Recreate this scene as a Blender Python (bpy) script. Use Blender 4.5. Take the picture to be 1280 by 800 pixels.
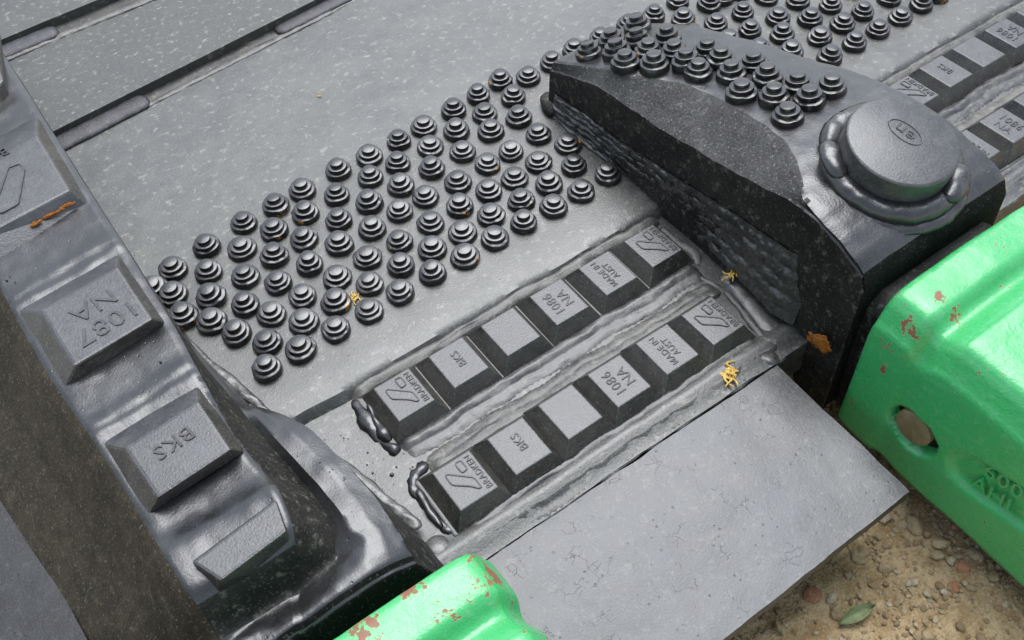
import bpy, bmesh, math, random
from mathutils import Vector, Matrix, noise
from math import sin, cos, pi, radians
random.seed(7)
S = bpy.context.scene
for o in list(bpy.data.objects): bpy.data.objects.remove(o)
C = S.collection

# ------------------------------------------------------------------ camera
AX = Vector((0.81468638, 0.47988695, -0.32556815))   # plate x axis seen in camera space
AY = Vector((-0.57763261, 0.62192285, -0.52872728))
AZ = Vector((-0.05125105, 0.61880569, 0.78387043))
R = Matrix((AX, AY, AZ))                              # camera -> world rotation
CAM = R @ Vector((0, 0, 0.67))
cd = bpy.data.cameras.new('camera'); cd.lens = 34.99; cd.sensor_width = 36
cd.clip_start = 0.01; cd.clip_end = 100
cam = bpy.data.objects.new('camera', cd); C.objects.link(cam)
cam.matrix_world = Matrix.Translation(CAM) @ R.to_4x4()
S.camera = cam
cd.dof.use_dof = False

# ------------------------------------------------------------------ light
SUN_AZ, SUN_EL = radians(48), radians(66)
W = bpy.data.worlds.new('World'); S.world = W; W.use_nodes = True
nt = W.node_tree; bg = nt.nodes['Background']
sky = nt.nodes.new('ShaderNodeTexSky'); sky.sky_type = 'NISHITA'; sky.sun_disc = False
sky.sun_elevation = SUN_EL; sky.sun_rotation = pi/2 - SUN_AZ
sky.dust_density = 2.0; sky.air_density = 1.0; sky.ozone_density = 1.0
hs = nt.nodes.new('ShaderNodeHueSaturation'); hs.inputs['Saturation'].default_value = .52   # thin overcast
nt.links.new(sky.outputs[0], hs.inputs['Color']); nt.links.new(hs.outputs[0], bg.inputs[0]); bg.inputs[1].default_value = 0.13
sd = bpy.data.lights.new('sun', 'SUN'); sd.energy = 1.5; sd.angle = radians(44); sd.color = (0.93, 0.97, 1.0)
so = bpy.data.objects.new('sun', sd); C.objects.link(so)
sv = Vector((cos(SUN_AZ)*cos(SUN_EL), sin(SUN_AZ)*cos(SUN_EL), sin(SUN_EL)))
so.rotation_euler = sv.to_track_quat('Z', 'Y').to_euler(); so.location = sv*3
S.view_settings.view_transform = 'Standard'; S.view_settings.look = 'None'
S.view_settings.exposure = 1.08; S.view_settings.gamma = 1.0
S.view_settings.use_curve_mapping = False
S.render.engine = 'CYCLES'

# ------------------------------------------------------------------ helpers
def ray(px, py): return R @ Vector(((px-640)/1244, -(py-400)/1244, -1.0))
def P(px, py, z=0.0):
    d = ray(px, py); return CAM + d*((z-CAM.z)/d.z)
def PX(px, py, x):
    d = ray(px, py); return CAM + d*((x-CAM.x)/d.x)
def lerp(a, b, t): return a+(b-a)*t
def pw(tab, x):
    tab = sorted(tab)
    if x <= tab[0][0]: return tab[0][1]
    for (a, va), (b, vb) in zip(tab, tab[1:]):
        if x <= b: return lerp(va, vb, (x-a)/(b-a))
    return tab[-1][1]
def sstep(a, b, x):
    t = max(0, min(1, (x-a)/(b-a))); return t*t*(3-2*t)
def fbm(p, s, n=3):
    v = 0; a = 1
    for i in range(n):
        v += a*noise.noise(Vector(p)*s); s *= 2.1; a *= .5
    return v

def link(name, me, m, parent=None, label=None, cat=None, group=None, kind=None):
    o = bpy.data.objects.new(name, me); C.objects.link(o)
    if m:
        for x in (m if isinstance(m, (list, tuple)) else [m]): me.materials.append(x)
    if parent: o.parent = parent
    if label: o['label'] = label
    if cat: o['category'] = cat
    if group: o['group'] = group
    if kind: o['kind'] = kind
    return o
def empty(name, loc=(0, 0, 0), **k):
    o = bpy.data.objects.new(name, None); C.objects.link(o); o.location = loc; o.empty_display_size = .02
    for a, b in k.items(): o[a] = b
    return o
def mesh(verts, faces, smooth=True, name='m'):
    me = bpy.data.meshes.new(name); me.from_pydata([tuple(v) for v in verts], [], faces); me.update()
    if smooth: me.polygons.foreach_set('use_smooth', [True]*len(me.polygons))
    return me
def cr(p0, p1, p2, p3, t):
    return 0.5*((2*p1)+(-p0+p2)*t+(2*p0-5*p1+4*p2-p3)*t*t+(-p0+3*p1-3*p2+p3)*t*t*t)
def resample(pts, step, smooth=True, cnt=None):
    out = []
    for i in range(len(pts)-1):
        n = cnt[i] if cnt else max(1, round((pts[i+1]-pts[i]).length/step))
        a = pts[max(0, i-1)]; d = pts[min(len(pts)-1, i+2)]
        for k in range(n):
            t = k/n
            out.append(cr(a, pts[i], pts[i+1], d, t) if smooth else pts[i].lerp(pts[i+1], t))
    out.append(pts[-1]); return out
def grid(rows, closed_ends=False):
    nv = len(rows[0]); V = [p for r in rows for p in r]; F = []
    for i in range(len(rows)-1):
        for j in range(nv-1):
            F.append((i*nv+j, i*nv+j+1, (i+1)*nv+j+1, (i+1)*nv+j))
    if closed_ends:
        F.append(tuple(range(nv-1, -1, -1))); b = (len(rows)-1)*nv; F.append(tuple(range(b, b+nv)))
    return V, F
def loft(rows, step=.003, smooth_u=True, smooth_v=True, caps=False, flip=False):
    """rows: station list, each a list of points -> resampled dense grid"""
    n = len(rows[0])-1
    cnt = [max(1, round(max((r[i+1]-r[i]).length for r in rows)/step)) for i in range(n)]
    rr = [resample(r, step, smooth_u, cnt) for r in rows]
    m = len(rr)-1
    c2 = [max(1, round(max((a-b).length for a, b in zip(rr[i], rr[i+1]))/step)) for i in range(m)]
    cols = [resample([r[j] for r in rr], step, smooth_v, c2) for j in range(len(rr[0]))]
    out = [[cols[j][i] for j in range(len(cols))] for i in range(len(cols[0]))]
    if flip: out = [list(reversed(r)) for r in out]
    return out
def roughen(rows, amp, sc, seed=0, n=3):
    off = Vector((seed*3.1, seed*1.7, seed*.9))
    return [[p+Vector((fbm(p+off, sc, n), fbm(p+off+Vector((5, 1, 2)), sc, n), fbm(p+off+Vector((9, 4, 7)), sc, n)))*amp for p in r] for r in rows]
def recalc(me):
    bm = bmesh.new(); bm.from_mesh(me); bmesh.ops.recalc_face_normals(bm, faces=bm.faces); bm.to_mesh(me); bm.free()
    return me
def autosmooth(o, ang=35):
    me = o.data; bm = bmesh.new(); bm.from_mesh(me)
    for e in bm.edges:
        if len(e.link_faces) == 2 and e.calc_face_angle(0) > radians(ang): e.smooth = False
    for f in bm.faces: f.smooth = True
    bm.to_mesh(me); bm.free()

# ------------------------------------------------------------------ materials
def nodes(name):
    m = bpy.data.materials.new(name); m.use_nodes = True
    t = m.node_tree; return m, t, t.nodes['Principled BSDF']
def N(t, typ, **k):
    n = t.nodes.new(typ)
    for a, b in k.items():
        if a in n.inputs: n.inputs[a].default_value = b
        else: setattr(n, a, b)
    return n
def ramp(t, src, a, b, va=0., vb=1.):
    r = N(t, 'ShaderNodeMapRange'); r.interpolation_type = 'SMOOTHSTEP'
    r.inputs[1].default_value = a; r.inputs[2].default_value = b; r.inputs[3].default_value = va; r.inputs[4].default_value = vb
    t.links.new(src, r.inputs[0]); return r.outputs[0]
def mix(t, fac, a, b):
    m = N(t, 'ShaderNodeMix', data_type='RGBA')
    for i, v in ((6, a), (7, b)):
        if isinstance(v, tuple): m.inputs[i].default_value = (*v, 1)
        else: t.links.new(v, m.inputs[i])
    if isinstance(fac, float): m.inputs[0].default_value = fac
    else: t.links.new(fac, m.inputs[0])
    return m.outputs[2]
def math_(t, op, a, b=0.):
    m = N(t, 'ShaderNodeMath', operation=op)
    for i, v in ((0, a), (1, b)):
        if isinstance(v, (int, float)): m.inputs[i].default_value = v
        else: t.links.new(v, m.inputs[i])
    return m.outputs[0]
def noi(t, co, sc, det=4, rough=.55, dist=0.):
    n = N(t, 'ShaderNodeTexNoise', Scale=sc, Detail=det, Roughness=rough, Distortion=dist)
    t.links.new(co, n.inputs['Vector']); return n.outputs['Fac']
def coords(t):
    tc = N(t, 'ShaderNodeTexCoord'); oi = N(t, 'ShaderNodeObjectInfo')
    c = N(t, 'ShaderNodeVectorMath', operation='MULTIPLY_ADD')
    cb = N(t, 'ShaderNodeCombineXYZ')
    for i in range(3): t.links.new(oi.outputs['Random'], cb.inputs[i])
    t.links.new(cb.outputs[0], c.inputs[0]); c.inputs[1].default_value = (7, 3, 5); t.links.new(tc.outputs['Object'], c.inputs[2])
    return c.outputs[0]
BLACK = (.008, .0082, .0085)
def paint(name, base=BLACK, dust=(.13, .132, .132), amt=(.1, .5), rough=.38, drough=.6, spec=.85, grain=.5,
          speck=0., speckcol=(.33, .315, .245), bump=.35, fine=700, lump=.25, lumpsc=60, pits=0., rust=0., rustsc=40,
          rustcol=(.42, .14, .02), cracks=0., stretch=None):
    m, t, b = nodes(name); co = coords(t)
    if stretch:
        mp = N(t, 'ShaderNodeMapping'); mp.inputs['Scale'].default_value = stretch; t.links.new(co, mp.inputs[0]); cs = mp.outputs[0]
    else: cs = co
    n1 = noi(t, co, 14, 5, .6); n2 = noi(t, cs, 90, 5, .65); n3 = noi(t, co, fine, 3, .6)
    d = math_(t, 'ADD', math_(t, 'MULTIPLY', n1, .38), math_(t, 'ADD', math_(t, 'MULTIPLY', n2, .32), math_(t, 'MULTIPLY', n3, .30)))
    df = ramp(t, d, .37, .64, amt[0], amt[1])
    col = mix(t, df, base, dust)
    if grain:
        gf = math_(t, 'MULTIPLY', ramp(t, noi(t, co, 620, 2, .5), .58, .74), grain)
        col = mix(t, gf, col, (.21, .207, .19))
    if speck:
        s = noi(t, cs, 165, 3, .55); s2 = noi(t, co, 420, 2, .5)
        sf = math_(t, 'MULTIPLY', ramp(t, s, .54, .72), ramp(t, s2, .30, .62)); sf = math_(t, 'MULTIPLY', sf, speck)
        col = mix(t, sf, col, speckcol)
    h = math_(t, 'ADD', math_(t, 'MULTIPLY', n3, bump), math_(t, 'MULTIPLY', noi(t, cs, lumpsc, 4, .5), lump*3))
    if pits:
        v = N(t, 'ShaderNodeTexVoronoi', Scale=170., Randomness=1.); t.links.new(co, v.inputs['Vector'])
        sel = noi(t, co, 45, 2)
        pf = math_(t, 'MULTIPLY', ramp(t, v.outputs['Distance'], .07, .16, 1, 0), ramp(t, sel, .5, .6))
        h = math_(t, 'SUBTRACT', h, math_(t, 'MULTIPLY', pf, pits*1.2))
        col = mix(t, math_(t, 'MULTIPLY', pf, .75), col, (.006, .006, .007))
    if cracks:
        w = N(t, 'ShaderNodeTexVoronoi', Scale=95., feature='DISTANCE_TO_EDGE');
        wn = N(t, 'ShaderNodeTexNoise', Scale=90., Detail=4.); t.links.new(co, wn.inputs['Vector'])
        wa = N(t, 'ShaderNodeVectorMath', operation='MULTIPLY_ADD'); wa.inputs[1].default_value = (.016, .016, .016)
        t.links.new(wn.outputs['Color'], wa.inputs[0]); t.links.new(co, wa.inputs[2]); t.links.new(wa.outputs[0], w.inputs['Vector'])
        cf = math_(t, 'MULTIPLY', ramp(t, w.outputs['Distance'], .002, .010, 1, 0), ramp(t, noi(t, co, 55, 5, .65), .53, .64))
        h = math_(t, 'SUBTRACT', h, math_(t, 'MULTIPLY', cf, cracks)); col = mix(t, math_(t, 'MULTIPLY', cf, .05), col, (.012, .012, .013))
    if rust:
        rn = noi(t, co, rustsc, 5, .65); rf = ramp(t, rn, .70-rust*.2, .76-rust*.2)
        col = mix(t, rf, col, mix(t, noi(t, co, 300, 3), rustcol, tuple(c*.45 for c in rustcol)))
    t.links.new(col, b.inputs['Base Color'])
    rg = N(t, 'ShaderNodeMapRange'); t.links.new(df, rg.inputs[0]); rg.inputs[3].default_value = rough; rg.inputs[4].default_value = drough
    t.links.new(rg.outputs[0], b.inputs['Roughness'])
    b.inputs['Specular IOR Level'].default_value = spec
    bp = N(t, 'ShaderNodeBump', Strength=.5, Distance=.0012); t.links.new(h, bp.inputs['Height']); t.links.new(bp.outputs[0], b.inputs['Normal'])
    return m

M = {}
M['plate'] = paint('dusty_plate', dust=(.098, .099, .080), amt=(.06, .6), rough=.37, spec=1., grain=.3, speck=.4, bump=.3, lump=.12, pits=.15, stretch=(.95, 1.1, 1))
M['floor'] = paint('speckled_plate', dust=(.058, .060, .048), amt=(.2, .85), rough=.44, drough=.6, grain=.3, speck=.5, bump=.35, lump=.1, stretch=(.95, 1.1, 1))
M['lip'] = paint('lip_paint', dust=(.10, .107, .128), amt=(.03, .36), rough=.41, drough=.55, grain=.25, speck=.14, bump=.2, lump=.18, cracks=.15, pits=.2)
M['cast'] = paint('cast_paint', amt=(.0, .18), rough=.27, grain=.1, bump=.25, lump=.25, pits=.35)
M['wall'] = paint('dark_cast', base=(.005, .0048, .0042), dust=(.05, .046, .036), amt=(.0, .4), rough=.55, spec=.3, grain=.3, speck=.25, bump=.4, lump=.3, rust=.03)
M['flank'] = paint('brown_flank', base=(.014, .011, .006), dust=(.055, .045, .027), amt=(.1, .9), rough=.6, spec=.25, grain=.35, speck=.15, speckcol=(.25, .22, .14), bump=.6, lump=.4)
M['greyflank'] = paint('grey_flank', base=(.007, .007, .007), dust=(.075, .075, .07), amt=(.0, .6), rough=.6, spec=.4, speck=.15, grain=.6, bump=1.2, fine=500, lump=.3, pits=.3)
M['weldflow'] = paint('weld_flow', grain=.15, dust=(.12, .118, .11), amt=(.0, .5), rough=.38, bump=.25, lump=.2, lumpsc=60, speck=.25, stretch=(.8, 1.2, 1))
M['weld'] = paint('weld_paint', dust=(.2, .195, .17), amt=(.0, .4), rough=.3, bump=.1, lump=.3, lumpsc=120, speck=.15)
M['dustweld'] = paint('dusty_weld', grain=.15, dust=(.17, .162, .135), amt=(.0, .7), rough=.45, bump=.3, lump=.4, lumpsc=100, speck=.3)
M['block'] = paint('block_paint', grain=.15, dust=(.15, .15, .155), amt=(.03, .35), rough=.38, bump=.4, lump=.1, speck=.08, rust=.03, rustsc=90)
M['letter'] = paint('letter_edge_shade', dust=(.12, .12, .12), amt=(.1, .7), rough=.48, spec=.5, grain=.0, bump=.1, lump=.1)  # edge shade of the raised lettering put into its duller tone
M['bar'] = paint('bar_paint', dust=(.14, .135, .12), amt=(.05, .6), rough=.4, bump=.3, lump=.2, rust=.05)
M['stud'] = paint('stud_paint', base=(.004, .004, .004), grain=.05, dust=(.15, .15, .145), amt=(.0, .1), rough=.27, bump=.1, lump=.15, lumpsc=150)
M['collar'] = paint('collar_paint', base=(.004, .004, .004), grain=.05, dust=(.16, .155, .13), amt=(.0, .14), rough=.27, bump=.1, lump=.3, lumpsc=200, rust=.34, rustsc=70, rustcol=(.6, .27, .02))
M['front'] = paint('front_wall', base=(.004, .004, .004), dust=(.03, .03, .026), amt=(.0, .3), rough=.75, drough=.85, spec=.12, grain=.25, bump=.3, lump=.2)
M['blockside'] = paint('block_side', base=(.006, .0058, .005), dust=(.075, .07, .055), amt=(.0, .7), rough=.32, spec=1., grain=.4, bump=.4, lump=.2, rust=.07, rustsc=70)
M['wallweld'] = paint('wall_weld', base=(.006, .006, .0055), dust=(.11, .105, .09), amt=(.0, .5), rough=.3, spec=1., grain=.3, bump=.3, lump=.5, lumpsc=140)
M['side'] = paint('side_plate', dust=(.06, .062, .066), amt=(.0, .4), rough=.5, spec=.45, grain=.1, speck=.1, pits=.4)
M['stitch'] = paint('stitch_weld', dust=(.085, .085, .095), amt=(.1, .7), rough=.5, spec=.5, lump=.05, bump=.2, pits=.3)
M['leg'] = paint('leg_paint', amt=(.0, .2), dust=(.09, .092, .094), rough=.29, grain=.06, bump=.2, lump=.12, pits=.4)
M['cap'] = paint('cap_paint', dust=(.13, .13, .13), amt=(.05, .45), rough=.32, grain=.2, bump=.25, lump=.15, speck=.1)
M['rust'] = paint('rust', base=(.16, .05, .008), dust=(.38, .14, .02), amt=(0, 1), rough=.7, drough=.8, spec=.2, bump=.5)

def green(name, spots=()):
    m, t, b = nodes(name); co = coords(t)
    n1 = noi(t, co, 12, 4); n2 = noi(t, co, 55, 6, .7); n3 = noi(t, co, 220, 4, .65); fine = noi(t, co, 700, 3)
    col = mix(t, n1, (.032, .35, .095), (.048, .43, .13))
    col = mix(t, math_(t, 'MULTIPLY', ramp(t, n3, .52, .70), .5), col, (.13, .42, .21))
    chip = math_(t, 'ADD', math_(t, 'MULTIPLY', n2, .8), math_(t, 'MULTIPLY', n3, .25))
    g = N(t, 'ShaderNodeNewGeometry'); edge = ramp(t, g.outputs['Pointiness'], .51, .56)
    chip = math_(t, 'ADD', chip, math_(t, 'MULTIPLY', edge, .06))
    tc2 = N(t, 'ShaderNodeTexCoord')
    for (c, rad) in spots:
        dn = N(t, 'ShaderNodeVectorMath', operation='DISTANCE'); t.links.new(tc2.outputs['Object'], dn.inputs[0]); dn.inputs[1].default_value = c
        chip = math_(t, 'ADD', chip, ramp(t, dn.outputs['Value'], rad*.25, rad, .17, 0))
    halo = ramp(t, chip, .655, .69); cf = ramp(t, chip, .675, .705)
    col = mix(t, math_(t, 'MULTIPLY', halo, .7), col, (.36, .42, .16))
    col = mix(t, cf, col, mix(t, fine, (.27, .10, .035), (.15, .065, .045)))
    t.links.new(col, b.inputs['Base Color'])
    wear = ramp(t, math_(t, 'ADD', math_(t, 'MULTIPLY', noi(t, co, 28, 6, .7), .6), math_(t, 'MULTIPLY', n3, .4)), .40, .62, .24, .44)
    t.links.new(math_(t, 'MAXIMUM', wear, math_(t, 'MULTIPLY', cf, .75)), b.inputs['Roughness'])
    b.inputs['Specular IOR Level'].default_value = .6
    b.inputs['Coat Weight'].default_value = .4; b.inputs['Coat Roughness'].default_value = .3
    h = math_(t, 'SUBTRACT', math_(t, 'ADD', math_(t, 'MULTIPLY', fine, .2), math_(t, 'MULTIPLY', n3, .55)), math_(t, 'MULTIPLY', cf, .5))
    bp = N(t, 'ShaderNodeBump', Strength=.6, Distance=.0016); t.links.new(h, bp.inputs['Height']); t.links.new(bp.outputs[0], b.inputs['Normal'])
    return m
def spot(px, py, z, r): return (tuple(P(px, py, z)), r)
M['green'] = green('green_paint', [spot(603, 712, .066, .021), spot(622, 716, .062, .010), spot(520, 742, .066, .013), spot(575, 758, .069, .011), spot(470, 788, .066, .016), spot(546, 775, .069, .013), spot(642, 762, .05, .009),
    spot(1104, 432, .04, .008), spot(1196, 388, .069, .010), spot(1126, 384, .069, .008), spot(1134, 410, .06, .010), spot(1150, 422, .058, .009), spot(1172, 372, .071, .008), spot(1105, 462, .02, .006), spot(1240, 268, .07, .012)])
def simple(name, c1, c2, sc=80, rough=.7, spec=.3, bump=.4, dist=.001):
    m, t, b = nodes(name); co = coords(t)
    n = noi(t, co, sc, 6, .65); n2 = noi(t, co, sc*8, 3)
    t.links.new(mix(t, ramp(t, math_(t, 'ADD', math_(t, 'MULTIPLY', n, .7), math_(t, 'MULTIPLY', n2, .3)), .35, .65), c1, c2), b.inputs['Base Color'])
    b.inputs['Roughness'].default_value = rough; b.inputs['Specular IOR Level'].default_value = spec
    bp = N(t, 'ShaderNodeBump', Strength=.6, Distance=dist); t.links.new(math_(t, 'ADD', n, math_(t, 'MULTIPLY', n2, bump)), bp.inputs['Height']); t.links.new(bp.outputs[0], b.inputs['Normal'])
    return m
M['soil'] = simple('soil', (.34, .225, .11), (.56, .42, .25), 60, .9, .2, 1., .005)
M['straw'] = simple('straw', (.62, .36, .06), (.75, .55, .18), 200, .6)
M['leaf'] = simple('leaf', (.12, .16, .06), (.26, .29, .15), 120, .45, .4)
M['pin'] = simple('pin_steel', (.16, .12, .06), (.24, .185, .10), 150, .5, .5, .2, .0004)
M['red'] = simple('red_chip', (.36, .15, .085), (.44, .22, .13), 200, .8)
def stones():
    m, t, b = nodes('gravel_stone'); g = N(t, 'ShaderNodeNewGeometry'); tc = N(t, 'ShaderNodeTexCoord')
    r = N(t, 'ShaderNodeValToRGB'); t.links.new(g.outputs['Random Per Island'], r.inputs[0])
    e = r.color_ramp.elements
    cols = [(0, (.25, .17, .09)), (.35, (.35, .25, .14)), (.7, (.44, .34, .21)), (.88, (.50, .41, .28)), (.955, (.56, .49, .37)), (.97, (.40, .19, .11)), (1, (.46, .25, .15))]
    while len(e) < len(cols): e.new(.5)
    for x, (p, c) in zip(e, cols): x.position = p; x.color = (*c, 1)
    n = noi(t, tc.outputs['Object'], 400, 4, .7)
    t.links.new(mix(t, ramp(t, n, .35, .65, 0, .5), r.outputs[0], (.22, .165, .105)), b.inputs['Base Color'])
    b.inputs['Roughness'].default_value = .85; b.inputs['Specular IOR Level'].default_value = .25
    bp = N(t, 'ShaderNodeBump', Strength=.7, Distance=.0006); t.links.new(n, bp.inputs['Height']); t.links.new(bp.outputs[0], b.inputs['Normal'])
    return m
M['stone'] = stones()

# ------------------------------------------------------------------ ground
GZ = -.090
gx0, gx1, gy0, gy1 = -.5, .6, -.75, .05
rows = []
ng = 150
for i in range(ng+1):
    r = []
    for j in range(ng+1):
        x = lerp(gx0, gx1, j/ng); y = lerp(gy0, gy1, i/ng)
        z = GZ+.006*fbm((x, y, 0), 9)+.004*fbm((x, y, 3), 60, 4)
        e = min(j, ng-j, i, ng-i)/ng
        if e == 0:
            # stretch the border out to the far distance
            if j in (0, ng): x = -40 if j == 0 else 40
            if i in (0, ng): y = -40 if i == 0 else 40
            z = GZ
        r.append(Vector((x, y, z)))
    rows.append(r)
link('ground', mesh(*grid(rows)), M['soil'], kind='structure')

def rock_mesh(sub, seed, squash=.7):
    bm = bmesh.new(); bmesh.ops.create_icosphere(bm, subdivisions=sub, radius=1)
    o = Vector((seed*7.3, seed*2.1, seed*5.7))
    for v in bm.verts:
        n = v.co.normalized(); k = 1+.38*noise.noise(n*1.1+o)+.16*noise.noise(n*2.7+o)
        c = n*k
        for q in range(5):
            a = Vector((noise.noise(o+Vector((q, 0, 3))), noise.noise(o+Vector((0, q, 5))), noise.noise(o+Vector((q, q, 9))))).normalized()
            dd = c.dot(a)-.72
            if dd > 0: c -= a*dd*.85
        v.co = Vector((c.x, c.y, c.z*squash))
    return bm
protos = []
for s in range(10):
    bm = rock_mesh(2 if s < 6 else 1, s, .55+.3*random.random()); bm.verts.ensure_lookup_table()
    protos.append(([v.co.copy() for v in bm.verts], [[v.index for v in f.verts] for f in bm.faces])); bm.free()
V = []; F = []
def gz(x, y): return GZ+.006*fbm((x, y, 0), 9)+.004*fbm((x, y, 3), 60, 4)
for k in range(26000):
    x = random.uniform(-.28, .45); y = random.uniform(-.62, -.12)
    r = .0008*math.exp(random.gauss(0, .6))+.00045
    if noise.noise(Vector((x*14, y*14, 5))) < -.25 and random.random() < .6: continue
    r = min(r, .0044)
    vs, fs = protos[random.randrange(6) if r > .0022 else random.randrange(6, 10)]
    rot = Matrix.Rotation(random.uniform(0, 6.28), 3, 'Z') @ Matrix.Rotation(random.gauss(0, .4), 3, 'X')
    sc = Vector((r*random.uniform(.8, 1.4), r*random.uniform(.8, 1.2), r)); b0 = len(V); c = Vector((x, y, gz(x, y)+r*.35))
    V += [rot @ Vector((v.x*sc.x, v.y*sc.y, v.z*sc.z))+c for v in vs]; F += [[i+b0 for i in f] for f in fs]
link('gravel', mesh(V, F, smooth=False), M['stone'], kind='stuff')
# a few stones that can be told apart
big = [(1075, 692, .0068, 'stone', 'grey flat stone nearest the green tooth and its dark gap'),
       (1146, 655, .0085, 'stone', 'pale broken stone lying just below the steel lip corner'),
       (1015, 742, .0075, 'red', 'largest red brick fragment beside the front edge of the steel lip'),
       (1192, 733, .0050, 'red', 'small brick red chip, lower of the pair near the green tooth'),
       (1205, 710, .0050, 'red', 'small brick red chip, upper of the pair near the green tooth'),
       (1050, 762, .0075, 'stone', 'pinkish tan pebble touching the stalk end of the green leaf'),
       (975, 785, .0065, 'stone', 'rounded tan stone next to the red brick fragment at the lip'),
       (1175, 680, .0075, 'stone', 'round tan stone in the soil beneath the tooth edge')]
for i, (px, py, r, mk, lab) in enumerate(big):
    bm = rock_mesh(3, 20+i, .6); me = bpy.data.meshes.new('stone'); 
    p = P(px, py, GZ+.003)
    for v in bm.verts: v.co = v.co*r+Vector((0, 0, 0))
    bm.to_mesh(me); bm.free(); r *= .8
    me.transform(Matrix.Scale(.8, 4))
    o = link('brick_fragment' if mk == 'red' else 'stone', me, M[mk], label=lab, cat='brick chip' if mk == 'red' else 'stone')
    o.location = (p.x, p.y, gz(p.x, p.y)+r*.3); o.rotation_euler = (.2*i, .1, i*1.3)

# ------------------------------------------------------------------ bucket
bucket = empty('digger_bucket', (0, 0, 0), label='black steel digger bucket lip with welded wear studs, wear bars and tooth adapters', category='bucket')

# lip: plate profile extruded along x
PROF = [(.70, 0), (.60, 0), (.036, 0), (.031, -.0003), (.021, -.0014), (.0185, -.0040), (.016, -.008), (-.030, -.008), (-.055, -.008), (-.098, -.008), (-.107, -.0065),
        (-.111, -.0045), (-.115, -.0045), (-.121, -.0075), (-.128, -.0085)]
def lip_rows(prof, x0, x1, nx, amp, ystep=.006):
    pts = resample([Vector((0, y, z)) for y, z in prof], ystep, False)
    out = []
    for p in pts:
        r = []
        for j in range(nx+1):
            x = lerp(x0, x1, j/nx); q = (x, p.y, 0)
            r.append(Vector((x, p.y+.0012*fbm((x, p.y*.2, 2), 30, 2)*(1 if -.13 < p.y < .034 else 0), p.z+amp*fbm(q, 22, 3))))
        out.append(r)
    return out
seam_z = .0
rows = lip_rows(PROF, -.75, .85, 420, .0005)
last = rows[-1]; rows.append([p+Vector((0, -.0005, -.03)) for p in last])
wp = link('wear_plate', recalc(mesh(*grid(rows))), M['plate'], bucket)
autosmooth(wp, 40)
# nose of the lip between the two adapters (slightly drooping slab with a cut right end)
def slab(name, outline_rows, thick, m, parent, amp=.0004, sc=30, step=.004, label=None):
    rr = loft(outline_rows, step, False, False)
    top = [[p+Vector((.9*amp*fbm(p+Vector((3, 0, 0)), 55, 3), .9*amp*fbm(p+Vector((0, 7, 0)), 55, 3), amp*fbm(p, sc, 4))) for p in r] for r in rr]
    V, F = grid(top); n = len(V); nv = len(top[0]); nr = len(top)
    V = V+[p+Vector((0, 0, -thick)) for p in V]
    loop = [(0, j) for j in range(nv)]+[(i, nv-1) for i in range(1, nr)]+[(nr-1, j) for j in range(nv-2, -1, -1)]+[(i, 0) for i in range(nr-2, 0, -1)]
    idx = [i*nv+j for i, j in loop]
    F = F+[tuple(i+n for i in reversed(f)) for f in F]
    for a, b in zip(idx, idx[1:]+idx[:1]): F.append((a, b, b+n, a+n))
    me = recalc(mesh(V, F)); o = link(name, me, m, parent, label=label); autosmooth(o, 40); return o
def vy(x, y, z): return Vector((x, y, z))
slab('lip_nose', [[vy(-.215, -.1292, -.0088), vy(-.05, -.1292, -.0088), vy(.119, -.1300, -.0088)],
                  [vy(-.215, -.1335, -.0092), vy(-.05, -.1335, -.0092), vy(.119, -.1345, -.0092)],
                  [vy(-.215, -.19, -.0115), vy(-.05, -.19, -.0115), vy(.1185, -.19, -.0115)],
                  [vy(-.215, -.243, -.0140), vy(-.05, -.2425, -.0140), vy(.118, -.2415, -.0140)]], .011, M['lip'], bucket, .0007, 26)
# hairline step along the joint
def weld(name, path, r, m, parent, seed=0, amp=.25, rip=0., flat=.6, seg=9, step=.0025, up=Vector((0, 0, 1)), taper=True, label=None, kind=None, rgh=.18):
    pts = resample(path, step)
    V = []; L = len(pts)
    for i, p in enumerate(pts):
        d = (pts[min(L-1, i+1)]-pts[max(0, i-1)]).normalized(); s = d.cross(up).normalized(); u = s.cross(d).normalized()
        k = 1.
        if taper: k = min(1, math.sqrt(max(.001, min(i+.4, L-1-i+.4)/3)))
        rr = r*k*(1+amp*fbm(p+Vector((seed, 0, 0)), 45, 2)+rip*sin(i*1.15+2*fbm(p, 60, 1)))
        for j in range(seg+1):
            a = pi*j/seg*1.3-pi*.15
            q = p+s*cos(a)*rr+u*sin(a)*rr*flat
            q += (s*.6+u)*r*rgh*fbm(q+Vector((0, seed, 0)), 170, 2)
            V.append(q)
    n = seg+1; F = [(i*n+j, i*n+j+1, (i+1)*n+j+1, (i+1)*n+j) for i in range(L-1) for j in range(seg)]
    F.append(tuple(range(n))); F.append(tuple(range((L-1)*n, L*n)))
    return link(name, recalc(mesh(V, F)), m, parent, label=label)

# upper plates stepped over the floor plate
a, b = P(69, 163, .008), P(394, 0, .008); dv = (b-a)/(b.x-a.x)
def on_seam(x, z, dy=0): return Vector((x, a.y+dv.y*(x-a.x)+dy, z))
slab('floor_plate', [[on_seam(-.6, .008), on_seam(0, .008), on_seam(.75, .008)], [vy(-.6, .95, .008), vy(0, .95, .008), vy(.75, .95, .008)]], .0085, M['floor'], bucket, .0003, 12, .02)
a2, b2 = P(0, 50, .016), P(122, 0, .016); d2 = (b2-a2)/(b2.x-a2.x)
def on_seam2(x, z, dy=0): return Vector((x, a2.y+d2.y*(x-a2.x)+dy, z))
slab('floor_plate', [[on_seam2(-.6, .016), on_seam2(0, .016), on_seam2(.75, .016)], [vy(-.6, 1.1, .016), vy(0, 1.1, .016), vy(.75, 1.1, .016)]], .0085, M['floor'], bucket, .0003, 12, .02)
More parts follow.
